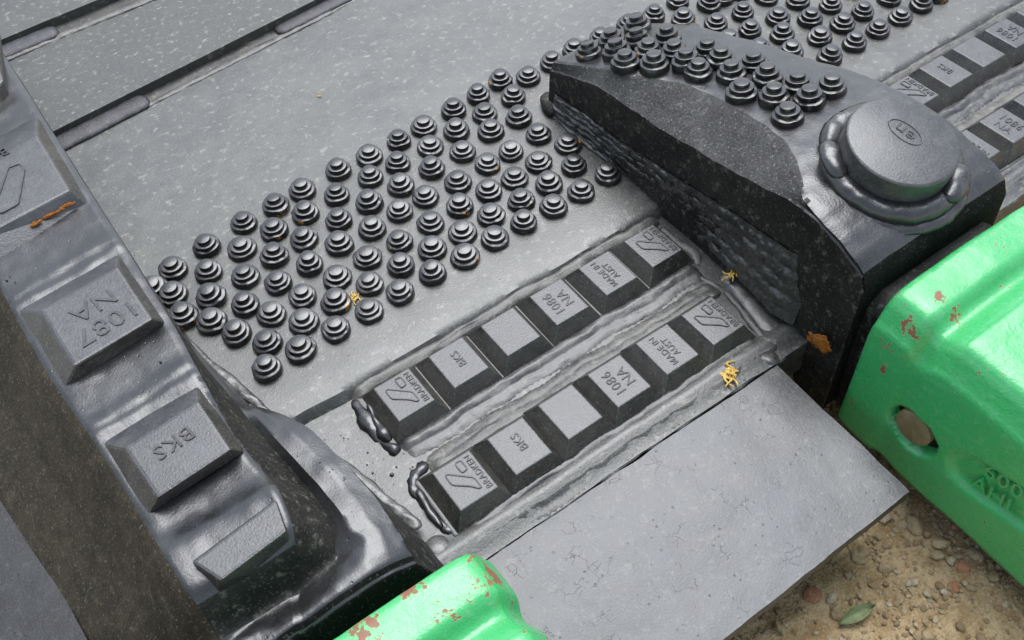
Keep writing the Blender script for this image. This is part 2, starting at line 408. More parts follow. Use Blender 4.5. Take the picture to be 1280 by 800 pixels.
# lower floor sheet (speckled dust) lies 4 mm proud behind the studs
def sheet(name, rows, m, parent): return link(name, mesh(*grid(loft(rows, .006, False, False))), m, parent)
# stitch welds at the foot of the steps
for (x0, x1, f, zz, dy, r) in ((-.20, -.106, on_seam, .0006, -.0075, .0085), (.022, .20, on_seam, .001, -.006, .0065),
                               (-.25, -.135, on_seam2, .009, -.008, .008)):
    weld('stitch_weld', [f(lerp(x0, x1, k/6), zz, dy) for k in range(7)], r*1.35, M['stitch'], bucket, amp=.05, flat=.30, rgh=.03)
for (x0, x1, f, zz, dy, r) in ((-.25, .4, on_seam, .0, -.0145, .0035), (-.30, .4, on_seam2, .008, -.0175, .0045)):
    weld('dusty_seam', [f(lerp(x0, x1, k/8), zz, dy) for k in range(9)], r, M['dustweld'], bucket, amp=.5, flat=.35)

# ---- wear studs
def lathe(prof, seg=24, collar=None, seed=0):
    V = []; F = []
    for (r, z) in prof:
        for j in range(seg):
            a = 2*pi*j/seg; k = 1; dz = 0
            if collar and z <= collar and r > .006:
                k = 1+.09*noise.noise(Vector((cos(a)*1.1+seed*3, sin(a)*1.1, z*150)))+.04*noise.noise(Vector((cos(a)*4, sin(a)*4+seed, 1)))
                dz = .0011*noise.noise(Vector((cos(a)*1.5, sin(a)*1.5+seed*2, 4))) if z > .001 else 0
            V.append(Vector((r*k*cos(a), r*k*sin(a), z+dz)))
    n = len(prof)
    for i in range(n-1):
        for j in range(seg): F.append((i*seg+j, i*seg+(j+1) % seg, (i+1)*seg+(j+1) % seg, (i+1)*seg+j))
    F.append(tuple(range((n-1)*seg, n*seg)))
    return V, F
mm = .001
SPROF = [(10.8, -1.5), (11.0, .6), (11.0, 3.6), (10.7, 4.4), (10.1, 4.75), (8.6, 4.85), (8.45, 4.95), (8.45, 7.9), (8.3, 8.2), (8.0, 8.3), (5.6, 8.35), (5.45, 8.45), (5.4, 11.2), (5.25, 11.5), (4.95, 11.6)]
stud_meshes = []
for s in range(8):
    V, F = lathe([(r*mm, z*mm) for r, z in SPROF], 26, .0050, s)
    me = mesh(V, F, name='wear_stud'); me.materials.append(M['stud']); me.materials.append(M['collar'])
    for p in me.polygons: p.material_index = 1 if all(me.vertices[i].co.z < .0049 for i in p.vertices) else 0
    bm = bmesh.new(); bm.from_mesh(me); bmesh.ops.recalc_face_normals(bm, faces=bm.faces)
    for e in bm.edges:
        if len(e.link_faces) == 2 and e.calc_face_angle(0) > radians(30): e.smooth = False
    bm.to_mesh(me); bm.free()
    stud_meshes.append(me)
def stud(p, parent, nrm=None, sc=1.):
    o = bpy.data.objects.new('wear_stud', random.choice(stud_meshes)); C.objects.link(o); o.parent = parent
    q = (nrm or Vector((0, 0, 1))).to_track_quat('Z', 'Y')
    o.rotation_mode = 'QUATERNION'
    tilt = Vector((random.gauss(0, .03), random.gauss(0, .03), 1)).to_track_quat('Z', 'Y')
    o.rotation_quaternion = q @ tilt @ Matrix.Rotation(random.uniform(0, 6.28), 3, 'Z').to_quaternion()
    o.location = p; k_ = sc*random.uniform(.89, .97); o.scale = (k_, k_, sc*random.uniform(.88, 1.08))
    return o
STUDS = [(211,325),(254,297),(256,329),(301,267.5),(298,300),(302,335),(341,246),(339,276.5),(339,309),(374.5,227),(379,256),(377,288),(383.5,320),(344,342.5),
 (211,357),(224,385),(259,360.6),(260.6,391.6),(302,371),(291.6,406.6),(335.6,382),(374.6,359.7),(376,391.6),(330,418),(372,426),(329.5,450.6),(187,350),
 (420,202),(459,184),(418,233),(496,165),(460.6,210.6),(495,193),(421,265),(459,242.5),(528,147),(499,221),(535.6,172),(497,253),(538.4,200),(530,235),(569,152.5),(577,179),(571,217),(573,247),(462.5,275),(536.6,268),(608,194),(609.7,227.5),(612.5,257.5),(612.5,153),
 (421,294),(457,311.6),(418,336),(459,344),(417,366.6),(458.4,378),(497,291.6),(499,321.6),(498,354.4),(538.4,300),(539,331),(576.5,280),(580,310),(617,287),(416.6,401),
 (624.7,89.7),(660,85),(596.6,108.4),(640.6,110),(565.6,127),(605,131),(648,135.6),(672.5,157),(638,178),(710,169),(672.5,192),(717.5,196.6),(759.7,207),(642.5,211.6),
 (685.6,219),(727,228.4),(651,239.7),(691.6,247),(654,267),
 (818,7.5),(855,13),(896.6,18),(912.5,38.4),(867.5,34),(786,20),(751,35.6),(718,51.6),(690,67.5),(848,-10),(888,-6),
 (930,5),(939,26),(974,11),(980,32.5),(951,49),(991,54),(1009,77.5),(1015,12.5),(1027,35),(1040,60),(1056,19),(1071,42.5),(1101,26),(1129,10),(1081,4),(960,-15),(1000,-10),(1041,-5),(1115,-14),(1155,-6),(1176,-18),
 (905,-14),(925,-22),(1070,-24),(1140,-30)]
for (px, py) in STUDS:
    p = P(px, py, .0116); p.z = .0; stud(p, bucket)

# ---- wear bars and blocks
def text_mesh(s, size, depth=.0006):
    cu = bpy.data.curves.new('t', 'FONT'); cu.body = s; cu.size = 1.0; cu.extrude = depth/size; cu.resolution_u = 2; cu.offset = .002; cu.space_line = .95
    cu.align_x = 'CENTER'; cu.align_y = 'CENTER'; cu.space_character = 1.05
    o = bpy.data.objects.new('t', cu); C.objects.link(o); bpy.context.view_layer.update()
    me = bpy.data.meshes.new_from_object(o.evaluated_get(bpy.context.evaluated_depsgraph_get()))
    bpy.data.objects.remove(o); bpy.data.curves.remove(cu); me.transform(Matrix.Scale(size, 4)); return me
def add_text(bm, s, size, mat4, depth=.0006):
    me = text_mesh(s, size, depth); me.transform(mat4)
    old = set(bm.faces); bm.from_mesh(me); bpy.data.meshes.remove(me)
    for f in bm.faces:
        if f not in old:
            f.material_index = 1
def prism(bm, pts, z0, z1):
    lo = [bm.verts.new((x, y, z0)) for x, y in pts]; hi = [bm.verts.new((x, y, z1)) for x, y in pts]
    n = len(pts)
    for i in range(n): bm.faces.new((lo[i], lo[(i+1) % n], hi[(i+1) % n], hi[i]))
    f = bm.faces.new(hi); g = bm.faces.new(list(reversed(lo)))
    bmesh.ops.recalc_face_normals(bm, faces=[f, g]+[x for v in lo for x in v.link_faces])
def rounded(pts, r, n=4):
    out = []; L = len(pts)
    for i in range(L):
        p = Vector(pts[i]); a = Vector(pts[i-1]); b = Vector(pts[(i+1) % L])
        ra = min(r, (a-p).length*.45, (b-p).length*.45)
        p1 = p+(a-p).normalized()*ra; p2 = p+(b-p).normalized()*ra
        for k in range(n+1):
            t = k/n; out.append(tuple((p1*(1-t)**2+p*2*t*(1-t)+p2*t*t)))
    return out
def frustum(bq, tq, bev=.0009):
    bm = bmesh.new(); lo = [bm.verts.new(v) for v in bq]; hi = [bm.verts.new(v) for v in tq]
    for i in range(4): bm.faces.new((lo[i], lo[(i+1) % 4], hi[(i+1) % 4], hi[i]))
    bm.faces.new(hi); bm.faces.new(list(reversed(lo)))
    bmesh.ops.recalc_face_normals(bm, faces=bm.faces)
    es = [e for e in bm.edges if not (e.verts[0] in lo and e.verts[1] in lo)]
    bmesh.ops.bevel(bm, geom=es, offset=bev, segments=2, affect='EDGES', profile=.6)
    return bm
# logo shapes in block-face units (u to the right, v downward on the face)
def quv(x, y):
    TL = (410, 190); U_ = (255, -165); V_ = (180, 260); dx, dy = x-TL[0], y-TL[1]; D = U_[0]*V_[1]-U_[1]*V_[0]
    return ((dx*V_[1]-dy*V_[0])/D, (U_[0]*dy-U_[1]*dx)/D)
LOGO1 = [quv(*p) for p in ((558, 125), (606, 95), (656, 160), (612, 197))]
LOGO2 = [quv(*p) for p in ((493, 212), (512, 197), (695, 220), (744, 290), (718, 302), (670, 287), (548, 280), (530, 268))]
def ringed(bm, pts, z, h, inset=.00075):
    """raised outline: outer wall with a slightly lower floor inside"""
    out = rounded(pts, .002); n = len(out); cx = sum(p[0] for p in out)/n; cy = sum(p[1] for p in out)/n
    inn = []
    for i in range(n):
        a = Vector(out[i-1]); b = Vector(out[(i+1) % n]); t = (b-a)
        nn = Vector((-t.y, t.x)); nn = nn.normalized() if nn.length > 0 else Vector((0, 0))
        c = Vector((cx, cy))-Vector(out[i])
        if nn.dot(c) < 0: nn = -nn
        inn.append(tuple(Vector(out[i])+nn*inset))
    lo = [bm.verts.new((x, y, z-.0002)) for x, y in out]; hi = [bm.verts.new((x, y, z+h)) for x, y in out]
    hi2 = [bm.verts.new((x, y, z+h)) for x, y in inn]; lo2 = [bm.verts.new((x, y, z+h*.35)) for x, y in inn]
    fs = []
    for i in range(n):
        j = (i+1) % n
        fs += [bm.faces.new((lo[i], lo[j], hi[j], hi[i])), bm.faces.new((hi[i], hi[j], hi2[j], hi2[i])), bm.faces.new((hi2[i], hi2[j], lo2[j], lo2[i]))]
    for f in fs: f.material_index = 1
    fs.append(bm.faces.new(lo2)); bmesh.ops.recalc_face_normals(bm, faces=fs)
BASEZ = -.0085; TOPZ = .006
def sides(bm):
    bm.normal_update()
    for f in bm.faces:
        if f.material_index == 0 and f.normal.z < .75: f.material_index = 2
def small_block(kind, rot180=False):
    w, d, tw, td, oy = .0206, .0226, .0132, .0155, -.0012
    jx = .0004*random.uniform(-1, 1)
    bq = [Vector((-w, -d, BASEZ+.002)), Vector((w, -d, BASEZ+.002)), Vector((w, d, BASEZ+.002)), Vector((-w, d, BASEZ+.002))]
    tq = [Vector((-tw+jx, -td+oy, TOPZ)), Vector((tw+jx, -td+oy, TOPZ)), Vector((tw+jx, td+oy, TOPZ)), Vector((-tw+jx, td+oy, TOPZ))]
    bm = frustum(bq, tq, .0007)
    rz = Matrix.Rotation(pi/2 if not rot180 else -pi/2, 4, 'Z')
    def at(x, y): return Matrix.Translation((x, y+oy, TOPZ-.0001)) @ rz
    sg = -1 if rot180 else 1
    if kind == 'logo':
        add_text(bm, 'BRADKEN', .0057, at(sg*.0098, 0), .00065)
        f = lambda u, v: ((-tw+u*2*tw)*sg, (td-v*2*td)*sg+oy)
        ringed(bm, [f(*p) for p in LOGO1], TOPZ, .0007); ringed(bm, [f(*p) for p in LOGO2], TOPZ, .0007)
    elif kind == 'BKS': add_text(bm, 'BKS', .0078, at(.002*sg, .002*sg), .0006)
    elif kind == 'num': add_text(bm, '1086\nNA', .0098, at(.0005*sg, 0), .0006)
    elif kind == 'made': add_text(bm, 'MADE IN\nAUST', .0062, at(.0005*sg, 0), .0006)
    sides(bm)
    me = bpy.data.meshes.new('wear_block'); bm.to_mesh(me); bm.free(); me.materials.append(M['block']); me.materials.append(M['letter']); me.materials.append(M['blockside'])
    return me
ORDER = ['logo', 'BKS', 'blank', 'num', 'made', 'logo']
BM_ = {k: small_block(k) for k in set(ORDER)}; BMR = {k: small_block(k, True) for k in set(ORDER)}
def wear_bar(x0, y0, pitch, parent, rev=False, label=None, n=6, dyx=0.):
    root = empty('wear_bar', (0, 0, 0)); root.parent = parent
    if label: root['label'] = label
    L = pitch*n; xa = x0-pitch/2-.004; xb = x0+pitch*(n-.5)+.002
    bm = bmesh.new()
    bq = [Vector((xa, y0-.0235, -.011)), Vector((xb, y0-.0235+dyx, -.011)), Vector((xb, y0+.0235+dyx, -.011)), Vector((xa, y0+.0235, -.011))]
    tq = [Vector((xa+.001, y0-.0225, BASEZ+.0026)), Vector((xb-.001, y0-.0225+dyx, BASEZ+.0026)), Vector((xb-.001, y0+.0225+dyx, BASEZ+.0026)), Vector((xa+.001, y0+.0225, BASEZ+.0026))]
    bm = frustum(bq, tq, .001); me = bpy.data.meshes.new('bar_base'); bm.to_mesh(me); bm.free()
    o = link('bar_base', me, M['bar'], root)
    for i in range(n):
        k = ORDER[i] if not rev else ORDER[::-1][i]
        b = bpy.data.objects.new('wear_block', (BMR if rev else BM_)[k]); C.objects.link(b); b.parent = root
        b.location = (x0+pitch*i, y0+dyx*i/n+random.gauss(0, .0002), random.gauss(0, .0001)); b.rotation_euler = (0, 0, random.gauss(0, .006))
    return root
wear_bar(-.0914, -.0098, .0412, bucket, label='upper wear bar of stamped blocks between the two adapters', dyx=.001)
wear_bar(-.0944, -.0842, .0393, bucket, label='lower wear bar of stamped blocks beside the lip nose', dyx=.001)
wear_bar(.3800, -.0085, .0400, bucket, label='upper wear bar of stamped blocks right of the capped adapter')
wear_bar(.3640-.0405, -.0790, .0405, bucket, rev=True, label='lower wear bar of stamped blocks right of the capped adapter')
# welds along the bars
def hw(x0, x1, y, z, r, seed, m='weld', amp=.3, flat=.5, rip=.0, n=10, wob=.0012):
    return weld('weld_bead', [Vector((lerp(x0, x1, k/n), y+wob*noise.noise(Vector((k*.9, seed*3.3, 0)))*2, z)) for k in range(n+1)], r, M[m], bucket, seed, amp, rip, flat)
def flow(x0, x1, y0, y1, prof, seed, m, amp, step=.001, end=.010):
    # weld laid in long strands: ridged noise stretched along the bar
    nx = int((x1-x0)/.0022); ny = max(4, int(abs(y1-y0)/step)); rows = []
    for i in range(nx+1):
        x = lerp(x0, x1, i/nx); r = []
        e = sstep(0, end, x-x0)*sstep(0, end, x1-x)
        for j in range(ny+1):
            t = j/ny; wob = .0022*noise.noise(Vector((x*28, seed, 0)))+.0012*noise.noise(Vector((x*85, seed, t*2)))
            y = lerp(y0, y1, t)+wob*(.4+e)+(1-e)*(lerp(y0, y1, .5)-lerp(y0, y1, t))*.35
            lob = 2
            rd = 1.5*abs(sin(pi*lob*(t+.10*noise.noise(Vector((x*19, seed, 3))))))**.7-1+.8*sin(x*1500+(t*lob % 1-.5)**2*14+3*noise.noise(Vector((x*60, seed, 8))))*.5
            rd2 = noise.noise(Vector((x*150, y*260, seed+3)))
            z = -.0096+(pw(prof, t)+amp*rd+amp*.5*rd2+.35*amp*noise.noise(Vector((x*190, y*330, 1))))*e*sstep(0, .06, t)*sstep(0, .06, 1-t)
            r.append(Vector((x, y, z)))
        rows.append(r)
    return link('weld_bead', recalc(mesh(*grid(rows))), M[m], bucket)
for (xa, xb) in ((-.120, .146), (.33, .66)):
    flow(xa, xb, .0225, .0105, [(0, .0045), (.45, .0075), (1, .0045)], 1, 'dustweld', .0004)
    flow(xa+.006, xb-.008, -.0300, -.0500, [(0, .004), (.25, .0045), (.6, .0028), (1, .001)], 2, 'weldflow', .0006)
    flow(xa+.012, xb-.010, -.0470, -.0655, [(0, .001), (.35, .0030), (.6, .0040), (1, .0045)], 5, 'dustweld', .0005)
    flow(xa+.008, xb-.020, -.1040, -.1175, [(0, .005), (.4, .0042), (.8, .0025), (1, .001)], 6, 'weldflow', .0005)
    flow(xa+.012, xb-.010, -.1130, -.1285, [(0, .001), (.3, .0042), (.55, .0018), (1, .0008)], 7, 'dustweld', .0004)
def pweld(pts, z, r, seed, m='weld', parent=None, **k):
    return weld('weld_bead', [P(x, y, z) for x, y in pts], r, M[m], parent or bucket, seed, **k)
# lumpy weld runs round the left ends of the bars
pweld([(470, 478), (452, 492), (448, 508), (462, 530), (480, 555), (500, 566)], -.0088, .0050, 11, m='stud', amp=.7, flat=.75, rgh=.35)
pweld([(460, 505), (472, 530), (488, 552)], -.0066, .0036, 12, m='stud', amp=.8, flat=.9, rgh=.4)
pweld([(535, 580), (517, 597), (520, 615), (535, 632), (553, 658), (572, 668)], -.0088, .0048, 13, m='stud', amp=.7, flat=.75, rgh=.35)
pweld([(522, 612), (538, 640), (552, 660)], -.0066, .0034, 14, m='stud', amp=.8, flat=.9, rgh=.4)
pweld([(540, 672), (548, 690), (556, 706)], -.0090, .0088, 15, amp=.2, flat=.45, rgh=.06)
pweld([(826, 285), (850, 305), (868, 318), (872, 332)], -.008, .0035, 16, m='dustweld', amp=.5)
pweld([(905, 362), (925, 385), (945, 412), (962, 432)], -.008, .0030, 17, m='dustweld', amp=.5)
pweld([(908, 338), (928, 362), (948, 390), (968, 415), (978, 428)], -.010, .0105, 18, amp=.1, flat=.4, rgh=.05)
pweld([(860, 335), (880, 350), (905, 362)], -.009, .0035, 19, m='dustweld', amp=.6)
pweld([(930, 440), (950, 445), (975, 452)], -.010, .0060, 20, amp=.4, flat=.5)

# ------------------------------------------------------------------ right adapter (stud top, lifting cap)
ad = empty('tooth_adapter', (0, 0, 0)); ad.parent = bucket; ad['label'] = 'tooth adapter with studded sloping top and round cap'
def v3(x, y, z): return Vector((x*mm, y*mm, z*mm))
ZU = [(155, 46), (100, 69), (60, 76), (38, 78), (2, 84.5), (-33, 90), (-65, 94), (-90, 94.5), (-112, 91), (-135, 85), (-146, 80.5), (-150, 76)]
ZL = [(155, 38.5), (100, 59), (60, 63), (38, 63.5), (2, 70), (-33, 76), (-65, 82.5), (-90, 89), (-110, 88), (-135, 80), (-150, 73)]
XU = [(155, 156), (86, 165), (42, 186), (14, 188), (-24, 187), (-53, 182), (-75, 171), (-93, 156), (-104, 154), (-150, 154)]
XR = [(161, 231), (106, 243), (64, 252), (7, 265), (-24, 271), (-58, 274), (-150, 277)]
rows = []
for y in (158, 156, 154, 128, 100, 74, 49, 22, -5, -30, -50, -68, -82, -95, -110, -128, -142, -149, -153):
    zu, zl, xu, xr = pw(ZU, y), pw(ZL, y), pw(XU, y), pw(XR, y)
    k = 0
    if y in (158,): zu -= 2.5; zl -= 1.5
    if y == -153: zu -= 8; zl -= 8
    zf = -10 if y > -120 else -55
    rows.append([v3(147, y, zf), v3(149, y, zl*.5), v3(150, y, zl-3), v3(150.6, y, zl-.3), v3(152, y, zl+.4), v3(xu-3, y, zu-.9), v3(xu, y, zu-.1), v3(xu+4, y, zu+.4), v3((xu+xr)/2, y, zu+1), v3(xr-4, y, zu+.3), v3(xr, y, zu-.5), v3(xr+1.5, y, zu-3), v3(xr+4, y, zu*.4), v3(xr+5, y, zf)])
rows.insert(0, [Vector((p.x, p.y+.001, p.z if i in (0, 13) else p.z*.0-.01)) for i, p in enumerate(rows[0])])
rows.append([Vector((p.x, p.y-.002, -.055)) for p in rows[-1]])
rr = loft(rows, .0035, False, False)
# soft saddle in the casting around the cap
out = []
for r in rr:
    q = []
    for p in r:
        n = fbm(p, 25, 3)*.0006+fbm(p, 110, 2)*.00025
        q.append(p+Vector((n, n*.5, n)))
    out.append(q)
body = link('adapter_body', recalc(mesh(*grid(out))), [M['cast'], M['wall'], M['greyflank'], M['front']], ad)
for p in body.data.polygons:
    if abs(p.normal.x) > .6 and p.center.x < .18 and p.center.y < -.1: p.material_index = 1; continue
    if abs(p.normal.y) > .85 and p.center.y < -.1: p.material_index = 3; continue
    if p.center.x < pw(XU, p.center.y*1000)*mm-.001 and p.center.y > -.099: p.material_index = 1 if p.center.z < pw(ZL, p.center.y*1000)*mm-.001 else 2
autosmooth(body, 38)
# nose that carries the tooth
rows = [[v3(160, y, -58), v3(158, y, 0), v3(160, y, 44), v3(170, y, 52), v3(262, y, 52), v3(272, y, 44), v3(274, y, 0), v3(272, y, -58)] for y in (-148, -230)]
link('adapter_nose', recalc(mesh(*grid(loft(rows, .006, False, False), True))), M['wall'], ad)
# studs on the slope
ADST = [(795,18),(762.5,34.7),(795,36.6),(733.4,51.6),(769,50.6),(809,48.8),(833.8,33.8),(843,49.7),(781,63.8),(816.5,66.6),(857,62.8),(884.4,48.8),(873,76),(901,60.5),(914,78.5),
        (942.5,64),(959,82.5),(927,100),(967.5,107.5),(997.5,90),(1013,110),(1040,94),(986,130)]
for (px, py) in ADST:
    y = 60.
    for _ in range(14):
        s = (pw(ZU, y+3)-pw(ZU, y-3))/6; s = max(-.3, min(.1, s))
        nr = Vector((0, -s, 1)).normalized()
        z = (pw(ZU, y)+.8)*mm; t = P(px, py, z+.0118*nr.z); y = (t.y-.0118*nr.y)*1000
    stud(Vector((t.x, y*mm, z-.0002)), ad, nr, 1.04)
# weld layers along the left foot of the adapter
rows = []
nY, nT = 260, 48
for i in range(nY+1):
    f = i/nY; y = lerp(160, -116, f); hgt = pw([(0, 22), (.3, 28), (.6, 40), (1, 56)], f)*(1+.1*fbm((f*3, 2, 1), 1, 2)); r = []
    xf = pw([(0, 146), (.4, 151.5), (.62, 152), (.85, 146), (1, 141)], f)-1.5
    for j in range(nT+1):
        t = j/nT
        ph = t*5.2+.45*noise.noise(Vector((f*7, 1, 0)))+.25*noise.noise(Vector((f*26, t*3, 4)))
        lay = abs(sin(pi*ph))**.7
        o_ = 1.7*lay*(1-.3*t)+1.9*noise.noise(Vector((f*42, t*6, 7)))+1.0*noise.noise(Vector((f*130, t*14, 2)))+.5*noise.noise(Vector((f*300, t*30, 5)))
        e = min(1, f*20+.05, (1-f)*16+.05)
        r.append(v3(lerp(xf, 148.6, t)-o_*.8*e+(1-e)*6, y, lerp(-2, hgt, t)+o_*.5*e))
    rows.append(r)
link('weld_bead', recalc(mesh(*grid(rows))), M['wallweld'], ad)
pweld([(684, 118), (688, 132), (700, 142)], .004, .0065, 41, m='wall', parent=ad, amp=.4, flat=.8)
pweld([(690, 140), (720, 168), (752, 192), (785, 216), (818, 241)], .001, .0035, 42, m='weld', parent=ad, amp=.5, flat=.5)
# lifting cap: thick disc on a lumpy weld ring, leaning towards the front
cap_c = P(1130, 175, .1135); tn = Vector((.0, -sin(radians(11)), cos(radians(11))))
CM = Matrix.Translation(cap_c) @ tn.to_track_quat('Z', 'Y').to_matrix().to_4x4()
xr_ = CM.to_3x3()
prof = [(.0345, -.032), (.0345, -.0022), (.0342, -.0010), (.0334, -.0003), (.0324, 0)]
V, F = lathe(prof, 96); V = [CM @ v for v in V]
V2, F2 = lathe([(.0322, 0)], 96)
bm = bmesh.new(); vs = [bm.verts.new(v) for v in V]
for f in F: bm.faces.new([vs[i] for i in f])
bmesh.ops.recalc_face_normals(bm, faces=bm.faces)
# raised oval and letters on the cap: text reads back to front
inv = CM.inverted()
def cap_local(px, py):
    d = ray(px, py); n = tn; t = (cap_c-CAM).dot(n)/d.dot(n); return inv @ (CAM+d*t)
oc = cap_local(1131.5, 165)
oa = cap_local(1151, 180)-cap_local(1112, 150); ang = math.atan2(oa.y, oa.x)
T = CM @ Matrix.Translation((oc.x, oc.y, -.0001)) @ Matrix.Rotation(ang+pi, 4, 'Z')
def oval_ring(bm, T, ax, ay, w, h, n=40):
    L = [[bm.verts.new(T @ Vector((x*cos(2*pi*i/n), y*sin(2*pi*i/n), z))) for i in range(n)] for x, y, z in ((ax, ay, 0), (ax-w*.3, ay-w*.3, h), (ax-w*.7, ay-w*.7, h), (ax-w, ay-w, 0))]
    fs = []
    for a_, b_ in zip(L, L[1:]):
        for i in range(n): fs.append(bm.faces.new((a_[i], a_[(i+1) % n], b_[(i+1) % n], b_[i])))
    bmesh.ops.recalc_face_normals(bm, faces=fs)
oval_ring(bm, T, .0122, .0072, .0013, .0007)
add_text(bm, 'en', .0125, T @ Matrix.Scale(1.15, 4, (1, 0, 0)) @ Matrix.Translation((0, .0003, 0)), .0006)
me = bpy.data.meshes.new('lifting_cap'); bm.to_mesh(me); bm.free(); 
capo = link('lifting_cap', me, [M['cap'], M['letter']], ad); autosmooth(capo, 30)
def capring(rad, z, r, a0, a1, seed, amp, mk='weld', flat=1., name='weld_bead'):
    n = max(4, int((a1-a0)/.25)); 
    return weld(name, [CM @ Vector((rad*cos(lerp(a0, a1, k/n)), rad*sin(lerp(a0, a1, k/n)), z)) for k in range(n+1)], r, M[mk], ad, seed, amp=amp, flat=flat, up=tn)
capring(.0388, -.0205, .0072, 2.4, 2.4+6.2, 51, .10, 'cast', .85)
capring(.0445, -.0255, .0070, 2.7, 6.5, 52, .08, 'cast', .5)
capring(.0405, -.0165, .0075, 4.8, 5.6, 54, .06, 'cast', .55)
capring(.0395, -.0150, .0070, 2.3, 3.0, 53, .06, 'cast', .6)

# ------------------------------------------------------------------ left adapter (stamped block top)
al = empty('tooth_adapter', (0, 0, 0)); al.parent = bucket; al['label'] = 'tooth adapter carrying a row of large stamped wear blocks'
H = 71
#          y,   topL x, z,  topR x, z,  groove x,z,  shoulderA, shoulderB, footR x
ST = [(470, -266, H, -189, H, -187, 40, -186.5, 25, -186, 10, -186),
      (200, -266, H, -190, H, -188, 40, -187, 25, -186, 10, -186),
      (110, -265, H, -190.5, H, -188, 40, -186, 25, -184, 10, -183),
      (70, -263, H, -191, H, -187, 38, -183, 22, -179, 8, -176),
      (35, -260, H, -193, H, -184, 38, -180, 26, -176, 18, -172),
      (10, -258, H, -194, H, -182, 40, -178, 40, -170, 37, -166),
      (-20, -256, 70, -195, 70, -180, 43, -176, 47, -158, 44, -149),
      (-50, -255, 70, -192, 70, -176, 42, -172, 49, -153, 47, -143),
      (-66, -254, 74, -191, 75.5, -175, 43, -170, 50, -151, 47, -140),
      (-86, -253, 73, -194, 74, -176, 44, -169, 51, -149, 47, -137),
      (-96, -252, 67, -198, 66, -180, 45, -170, 51, -149, 47, -135),
      (-104, -252, 50, -205, 46, -184, 44, -166, 51, -149, 46, -134),
      (-110, -253, 45, -210, 43, -188, 47, -168, 51, -149, 45, -134),
      (-119, -255, 46, -213, 48, -190, 50, -172, 51, -150, 44, -134),
      (-126, -256, 45, -215, 47, -192, 48, -174, 48, -150, 40, -136),
      (-131, -256, 30, -215, 32, -192, 34, -174, 34, -150, 28, -137),
      (-133, -256, -50, -215, -50, -192, -50, -174, -50, -150, -50, -138)]
rows = []
for (y, lx, lz, rx, rz, gx, g_z, ax_, az_, bx, bz, fx) in ST:
    k = min(1, lz/71) if lz > 0 else 0
    lf = -327-(y-52)*.13
    low = -50 if lz < 0 else -6
    rows.append([v3(lf-8, y, low), v3(lf, y, min(0, lz)), v3(lerp(lf, lx, .55), y, lz*.48), v3(lx-5, y, lz-4.5 if lz > 0 else lz), v3(lx, y, lz), v3(lx+5, y, lz+.3), v3((lx+rx)/2, y, (lz+rz)/2-.5), v3(rx-3, y, rz), v3(rx, y, rz-1.5), v3(gx, y, g_z), v3(ax_, y, az_), v3((ax_+bx)/2, y, (az_+bz)/2+1.5), v3(bx, y, bz), v3(fx, y, min(low+6, 0)), v3(fx+2, y, low)])
# soft weld swells standing on the casting: (run in the picture, height of the surface, width)
RIDGES = [
    ([(10, 392), (60, 362), (110, 335), (150, 308)], .070, .0055),
    ([(18, 378), (60, 348), (110, 318), (148, 300)], .069, .0050),
    ([(122, 545), (165, 520), (205, 495), (248, 470)], .070, .0060),
    ([(118, 535), (160, 508), (205, 478), (240, 458)], .069, .0065),
    ([(362, 640), (380, 672), (372, 705), (340, 735), (300, 765), (270, 790)], .052, .0065),
    ([(378, 610), (402, 650), (400, 690), (370, 728), (330, 765), (300, 792)], .052, .0065),
]
RSEG = []
for pts, z, r in RIDGES:
    w = resample([P(x, y, z) for x, y in pts], .004); RSEG.append(([(p.x, p.y) for p in w], r*1.05, (min(p.x for p in w)-.02, max(p.x for p in w)+.02, min(p.y for p in w)-.02, max(p.y for p in w)+.02)))
def ridge_h(p):
    h = 0
    for w, r, bb in RSEG:
        if not (bb[0] < p.x < bb[1] and bb[2] < p.y < bb[3]): continue
        wx = .0016*noise.noise(p*70); d2 = min((p.x-a_+wx)**2+(p.y-b_+wx)**2 for a_, b_ in w)
        h = max(h, r*.22*math.exp(-d2/(r*r*.75))*(1+.35*fbm(p, 60, 2)))
    return h
rr = loft(rows, .0023, False, True)
out = [[p+Vector((.4, .3, 1))*(fbm(p, 22, 3)*.0008+fbm(p, 75, 3)*.0004)+Vector((0, 0, ridge_h(p) if p.z > .035 else 0)) for p in r] for r in rr]
me = recalc(mesh(*grid(out))); body2 = link('adapter_body', me, [M['leg'], M['flank'], M['wall'], M['front']], al)
cnts = [max(1, round(max((r[i+1]-r[i]).length for r in rows)/.0023)) for i in range(14)]
segof = [i for i, c in enumerate(cnts) for _ in range(c)]
ncol = len(segof)
for k, p in enumerate(me.polygons):
    sg = segof[k % ncol]; c = p.center
    if sg <= 3: p.material_index = 1
    elif -.108 < c.y < -.096 and sg <= 8: p.material_index = 2
    elif p.normal.y < -.6 and c.y < -.12: p.material_index = 3
    elif sg == 8 and c.y > -.098: p.material_index = 2
    elif sg >= 12 and c.y < -.02: p.material_index = 2
autosmooth(body2, 45)
